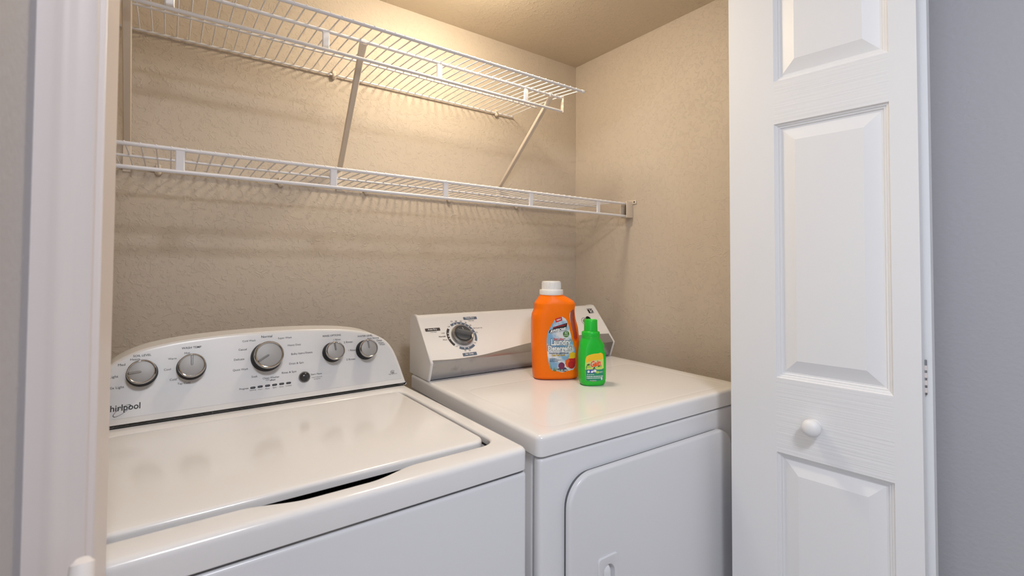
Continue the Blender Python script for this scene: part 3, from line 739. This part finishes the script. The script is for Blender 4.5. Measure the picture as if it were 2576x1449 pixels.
# handle hole cut through
hole = [(648, 438), (672, 424), (686, 448), (686, 540), (700, 640), (716, 720), (716, 775), (695, 800), (672, 760), (655, 680), (632, 590), (620, 510), (626, 465)]
hole = [(ox(x), oz(y)) for x, y in hole]
hole = resample(hole+[hole[0]], 4)[:-1]
hc = (sum(p[0] for p in hole)/len(hole), sum(p[1] for p in hole)/len(hole))
bm = bmesh.new()
loft(bm, [[(hc[0]+(x-hc[0])*s-dx, y, hc[1]+(z-hc[1])*s) for x, z in hole] for y, s, dx in ((-.06, 1.08, 0), (-.040, 1.04, 0), (-.030, 1.0, 0), (-.022, .96, 0), (.022, .96, 0), (.030, 1.0, 0), (.06, 1.08, 0))])
cut = obj('cutter', bm, 'orange_plastic', bo)
md = body.modifiers.new('b', 'BOOLEAN'); md.operation = 'DIFFERENCE'; md.object = cut; md.solver = 'EXACT'
bpy.context.view_layer.update(); dg = bpy.context.evaluated_depsgraph_get()
nm = bpy.data.meshes.new_from_object(body.evaluated_get(dg)); body.modifiers.clear(); body.data = nm
bpy.data.objects.remove(cut)
for p in nm.polygons: p.use_smooth = True
nm.set_sharp_from_angle(angle=math.radians(40))
# swooping shoulder step
cxo = ox(427)
def capm(prof_, c, n=48): 
    bm = bmesh.new(); lathe(bm, prof_, c, (0, 0, 1), n); return bm
rc = (570-283)/2*so; r2 = (540-310)/2*so
zc0 = oz(262); zc1 = oz(200); zc2 = oz(100)
cap = obj('cap', capm([(rc*.97, 0), (rc, .001), (rc, zc1-zc0-.002), (rc*.97, zc1-zc0), (r2*1.02, zc1-zc0+.0005), (r2, zc1-zc0+.003), (r2*.985, zc2-zc0-.003), (r2*.95, zc2-zc0-.0006), (r2*.85, zc2-zc0), (0, zc2-zc0)], (cxo, 0, zc0)), 'cap_white', bo)
bm = bmesh.new()
for k in range(40):
    a = 2*PI*k/40; d_ = Vector((math.cos(a), math.sin(a), 0)); p = Vector((cxo, 0, 0))+d_*r2
    tube(bm, [p+Vector((0, 0, zc1+.003)), p+Vector((0, 0, zc2-.004))-d_*.0004], .0007, 4)
obj('ribs', bm, 'cap_white', cap)
# label
OF = lambda e: (lambda x, z: front(otab, x, z, e))
ll = [(400, 600), (430, 550), (465, 520), (510, 503), (545, 510), (575, 540), (600, 600), (620, 670), (640, 750), (665, 830), (685, 900), (692, 980), (690, 1050), (675, 1100), (640, 1130), (560, 1142), (470, 1140), (410, 1125), (380, 1085), (362, 1020), (350, 940), (342, 850), (340, 770), (350, 700), (370, 650)]
ll = resample([(ox(a), oz(b)) for a, b in ll+[ll[0]]], 3)[:-1]
def fill_poly(bm, P, f, mi=0, step=.006):
    """polygon as horizontal strips so that it follows the curved front"""
    z0 = min(p[1] for p in P); z1 = max(p[1] for p in P); nst = max(14, int((z1-z0)/step)); rows = []
    for k in range(nst+1):
        z = z0+(z1-z0)*(k/nst*.9996+.0002); xs_ = []
        for i in range(len(P)):
            a = P[i-1]; b = P[i]
            if (a[1]-z)*(b[1]-z) < 0: xs_.append(a[0]+(b[0]-a[0])*(z-a[1])/(b[1]-a[1]))
        if len(xs_) >= 2: rows.append((z, min(xs_), max(xs_)))
    V = [[bm.verts.new(f(a+(b-a)*j/8, z)) for j in range(9)] for z, a, b in rows]
    for r_, q in zip(V, V[1:]):
        for j in range(8): bm.faces.new((r_[j], r_[j+1], q[j+1], q[j])).material_index = mi
def inside(P, x, z):
    c = False
    for i in range(len(P)):
        (x1, z1), (x2, z2) = P[i-1], P[i]
        if (z1 > z) != (z2 > z) and x < x1+(x2-x1)*(z-z1)/(z2-z1): c = not c
    return c
bm = bmesh.new(); fill_poly(bm, ll, OF(.0005)); lab = flat('label', bm, 'label_sky', bo)
lab['label'] = 'sky-blue picture label'
bm = bmesh.new(); mats_ = ['print_red', 'print_white', 'ink_black', 'print_green', 'print_darkred', 'print_purple', 'print_yellow', 'print_navy', 'print_grass', 'print_orange']
def opoly(P, e, mi): fill_poly(bm, [(ox(a), oz(b)) for a, b in P], OF(e), mi)
def otext(s, xl, xr, yb, hs=1, off=0, slope=0, mi=1, e=.0012, shear=0):
    add_text(bm, s, OF(e), ox(xl), oz(yb), ox(xr)-ox(xl), hs, off, shear, slope, mi)
opoly([(440, 528), (520, 505), (525, 548), (447, 572)], .0008, 0); otext('NEW', 458, 510, 553, 1.1, .03, .26)
# grass, rolled towels
for k in range(46):
    x = 372+k*3.3+random.uniform(-2, 2); h_ = random.uniform(30, 80)*(1-k/70); y0 = 1128 if x > 405 else 1062+(x-372)*1.8
    P = [(ox(x-2.5), oz(y0)), (ox(x+2.5), oz(y0)), (ox(x+random.uniform(-9, 9)), oz(y0-h_))]
    if all(inside(ll, *p) for p in P): add_poly(bm, P, OF(.0008), 8)
def spiral(cx, cy, r, turns, mi, mi2, e):
    opoly([(cx+r*math.cos(2*PI*k/20), cy+r*math.sin(2*PI*k/20)*1.05) for k in range(20)], e, mi)
    pts = [(cx+r*.93*(1-t/40)*math.cos(turns*2*PI*t/40), cy+r*.98*(1-t/40)*math.sin(turns*2*PI*t/40)) for t in range(39)]
    V = [[bm.verts.new(OF(e+.0003)(ox(cx+(x-cx)*s), oz(cy+(y-cy)*s))) for s in (1, .84)] for x, y in pts]
    for p, q in zip(V, V[1:]): bm.faces.new((p[0], p[1], q[1], q[0])).material_index = mi2
opoly([(622, 920), (650, 912), (684, 925), (686, 985), (600, 985)], .0008, 6)
opoly([(572, 1000), (600, 985), (686, 980), (688, 1040), (680, 1080), (580, 1075), (560, 1040)], .0009, 0)
opoly([(470, 1100), (560, 1085), (600, 1120), (560, 1136), (475, 1130)], .0008, 7)
spiral(517, 1066, 38, 2.3, 5, 4, .0010); spiral(638, 1056, 46, 2.6, 0, 4, .0011)
opoly([(560, 1010), (600, 985), (625, 1030), (600, 1090), (575, 1080)], .00095, 9)
otext('64 FL. OZ. (1892 mL)', 458, 622, 1127, 1.25, .03, .02, 1, .0020)
# brand lettering
opoly([(366, 694), (376, 655), (412, 645), (420, 622), (588, 575), (575, 640), (505, 657)], .0008, 2)
otext('LA\'S TOTALLY', 412, 575, 640, .95, .03, .24, 0, .0013, .2)
otext('A', 376, 414, 692, 1.2, .11, .17, 2, .0011, .1); otext('WESOME', 406, 574, 684, 1.1, .10, .17, 2, .0011, .1)
otext('A', 378, 412, 690, 1.2, .05, .17, 1, .0014, .1); otext('WESOME', 408, 572, 682, 1.1, .05, .17, 1, .0014, .1)
c_ = (571, 704); opoly([(c_[0]+38*math.cos(2*PI*k/24), c_[1]+38*math.sin(2*PI*k/24)) for k in range(24)], .0008, 3)
otext('32', 553, 589, 704, 1.1, .02, 0, 1, .0012); otext('LOADS', 545, 598, 726, 1.0, .02, .05, 1, .0012)
otext('Stain Lifter', 422, 544, 771, 1.25, .02, 0, 0, .0012)
for off, mi, e in ((.075, 2, .0010), (.035, 1, .0016)):
    otext('Laundry', 387 if mi == 2 else 391, 630 if mi == 2 else 626, 829, 1.42, off, .01, mi, e)
    otext('Detergent', 350 if mi == 2 else 354, 643 if mi == 2 else 639, 893, 1.22, off, .0, mi, e+.0001)
otext('Powerful Stain Lifting Strength', 370, 600, 929, 1.35, .02, 0, 7, .0018); otext('Clean Fresh Scent!', 398, 556, 955, 1.3, .05, .02, 2, .0010); otext('Clean Fresh Scent!', 398, 556, 955, 1.3, .015, .02, 6, .0014)
def word_bars(f, X, Z, x0, x1, y, h, mi):
    """print too small to read in the photograph: a broken line of word-length dashes"""
    x = x0
    while x < x1-4:
        w = min(random.uniform(7, 22), x1-x); add_poly(bm, [(X(x), Z(y)), (X(x+w), Z(y)), (X(x+w), Z(y-h)), (X(x), Z(y-h))], f, mi); x += w+4
for k, w in enumerate((78, 126, 96)): word_bars(OF(.0012), ox, oz, 378, 378+w, 988+k*16, 6, 7)
flat('print', bm, mats_, lab)

# --- green bottle
pG = hit(1490, 973, (0, 0, DZT), Vector((0, 0, 1)))
GTH = math.radians(-27)
gb = tag(empty('detergent_bottle', (pG.x+.021, pG.y+.022, DZT), GTH), 'small bright green bottle of laundry detergent with a green cap and yellow label', 'bottle')
sg = 1/(4.83*925)
def gx(X): return (X-916)*sg
def gz(Y): return (1318-Y)*sg*1.02
gtab = [(gz(Y), gx(l), gx(r), d, n) for Y, l, r, d, n in (
    (1318, 790, 1045, .0215, 2.6), (1308, 776, 1060, .0245, 2.8), (1285, 764, 1071, .0262, 3), (1240, 757, 1077, .027, 3.1), (1100, 753, 1078, .0275, 3.2), (1000, 753, 1078, .0275, 3.2), (940, 756, 1074, .0275, 3.1), (905, 759, 1058, .0272, 3), (885, 761, 1052, .027, 2.9), (868, 763, 1062, .027, 2.8), (850, 766, 1062, .0268, 2.6), (820, 772, 1046, .026, 2.4), (790, 780, 1028, .025, 2.1), (768, 790, 1012, .0240, 2), (755, 795, 1008, .0235, 2))]
zs = sorted(set([k[0] for k in gtab]+[gtab[0][0]+(gtab[-1][0]-gtab[0][0])*k/40 for k in range(41)]))
obj('body', bottle_body(gtab, zs), 'green_plastic', gb, smooth=50)
cxg = gx(901); r1 = (1012-793)/2*sg; r2 = (981-820)/2*sg; z0 = gz(765); z1 = gz(692); z2 = gz(550)
obj('cap', capm([(r1*.98, 0), (r1*1.01, .001), (r1*1.0, z1-z0-.0025), (r1*.96, z1-z0-.0005), (r1*.90, z1-z0), (r2*1.08, z1-z0+.0003), (r2*1.02, z1-z0+.0015), (r2*.97, z2-z0-.0018), (r2*.93, z2-z0-.0004), (r2*.86, z2-z0), (r2*.80, z2-z0-.0012), (0, z2-z0-.0012)], (cxg, 0, z0)), 'green_plastic', gb)
GF = lambda e: (lambda x, z: front(gtab, x, z, e))
def lx(X): return (X-970)*sg*1.10       # label drawn about the middle of the front
LO = -.001
def gL(P): return [(lx(a)+LO, gz(b)) for a, b in P]
bm = bmesh.new()
base = gL([(868, 1000), (880, 965), (905, 948), (960, 936), (1040, 928), (1060, 935), (1068, 965), (1072, 1040), (1073, 1150), (1070, 1235), (1055, 1258), (960, 1264), (890, 1262), (872, 1245), (866, 1180), (864, 1080)])
fill_poly(bm, base, GF(.0004), 0, .003); gl = flat('label', bm, 'print_yellow', gb)
bm = bmesh.new(); gm = ['print_palegreen', 'print_teal', 'print_orange', 'print_white', 'print_leaf', 'print_lime', 'print_blue', 'print_yellow']
def gpoly(P, e, mi): fill_poly(bm, gL(P), GF(e), mi, .003)
def gtext(s, xl, xr, yb, hs=1, off=0, slope=0, mi=3, e=.0013, shear=0): add_text(bm, s, GF(e), lx(xl)+LO, gz(yb), lx(xr)-lx(xl), hs, off, shear, slope, mi)
gpoly([(866, 1040), (940, 1015), (1071, 1000), (1073, 1150), (866, 1160)], .0006, 0)
gpoly([(866, 1120), (960, 1130), (1073, 1110), (1070, 1235), (1055, 1256), (960, 1262), (890, 1260), (873, 1244)], .0007, 1)
for cx_, cy_, rr in ((915, 1100, 46), (1005, 1095, 46)):
    add_ring(bm, lx(cx_)+LO, gz(cy_), rr*sg*.86, rr*sg, 20, 200, GF(.0009), mi=4); gpoly([(cx_+rr*.84*math.cos(2*PI*k/20), cy_-rr*.7*math.sin(2*PI*k/20)) for k in range(11)], .0008, 5)
gpoly([(878, 1062), (905, 1052), (912, 1066), (895, 1074)], .0010, 4); gpoly([(995, 1080), (1025, 1068), (1030, 1080), (1010, 1092)], .0010, 4); gpoly([(945, 1112), (960, 1085), (975, 1110)], .0010, 4)
gtext('Gain', 916, 1038, 1092, 1.35, .10, .16, 3, .0010, .15); gtext('Gain', 919, 1035, 1090, 1.35, .05, .16, 2, .0015, .15)
gpoly([(880, 1122), (985, 1114), (985, 1160), (884, 1166)], .0010, 6)
gpoly([(886, 1135), (905, 1128), (915, 1150), (890, 1160)], .0013, 3); gpoly([(925, 1135), (955, 1130), (950, 1155), (925, 1158)], .0013, 3)
gpoly([(970+16*math.cos(2*PI*k/18), 1136-16*math.sin(2*PI*k/18)) for k in range(18)], .0014, 3); gpoly([(1000+22*math.cos(2*PI*k/18), 1152-14*math.sin(2*PI*k/18)) for k in range(18)], .0011, 5)
gtext('original', 1008, 1058, 1155, 1, .01)
GX = lambda a: lx(a)+LO
word_bars(GF(.0013), GX, gz, 882, 960, 1181, 5, 3); word_bars(GF(.0013), GX, gz, 880, 1062, 1204, 9, 3); word_bars(GF(.0013), GX, gz, 880, 1054, 1223, 9, 3)
gtext('10 FL OZ (295 mL)', 915, 985, 1252, 1.3, .02); gpoly([(1040, 1212), (1055, 1210), (1055, 1243), (1040, 1245)], .0013, 3)
flat('print', bm, gm, gl)

# ------------------------------------------------------------------ lamp on the closet ceiling, pole by the casing
lc = Vector((.69, 1.10, CH))
lp = tag(empty('ceiling_light', lc), 'round frosted dome light on the closet ceiling', 'lamp')
obj('base', LT([(.092, 0), (.095, -.003), (.095, -.014), (.080, -.018)], (0, 0, 0), (0, 0, 1), 48), 'cap_white', lp)
obj('shade', LT([(.078, -.011), (.0775, -.020), (.073, -.034), (.062, -.048), (.045, -.059), (.023, -.066), (0, -.068)], (0, 0, 0), (0, 0, 1), 48), 'lamp_glass', lp)
pt = hit(207, 1417, (0, .515, 0), Vector((0, 1, 0)))
pole = T([pt+Vector((-.010, -.36, -pt.z+.0)), pt+Vector((-.0002, -.006, -.012)), pt, pt+Vector((0, 0, .003))], [.0085, .0085, .008, .005], 16)
tag(obj('broom_pole', pole, 'white_pole'), 'slim white pole leaning against the left door casing', 'pole')
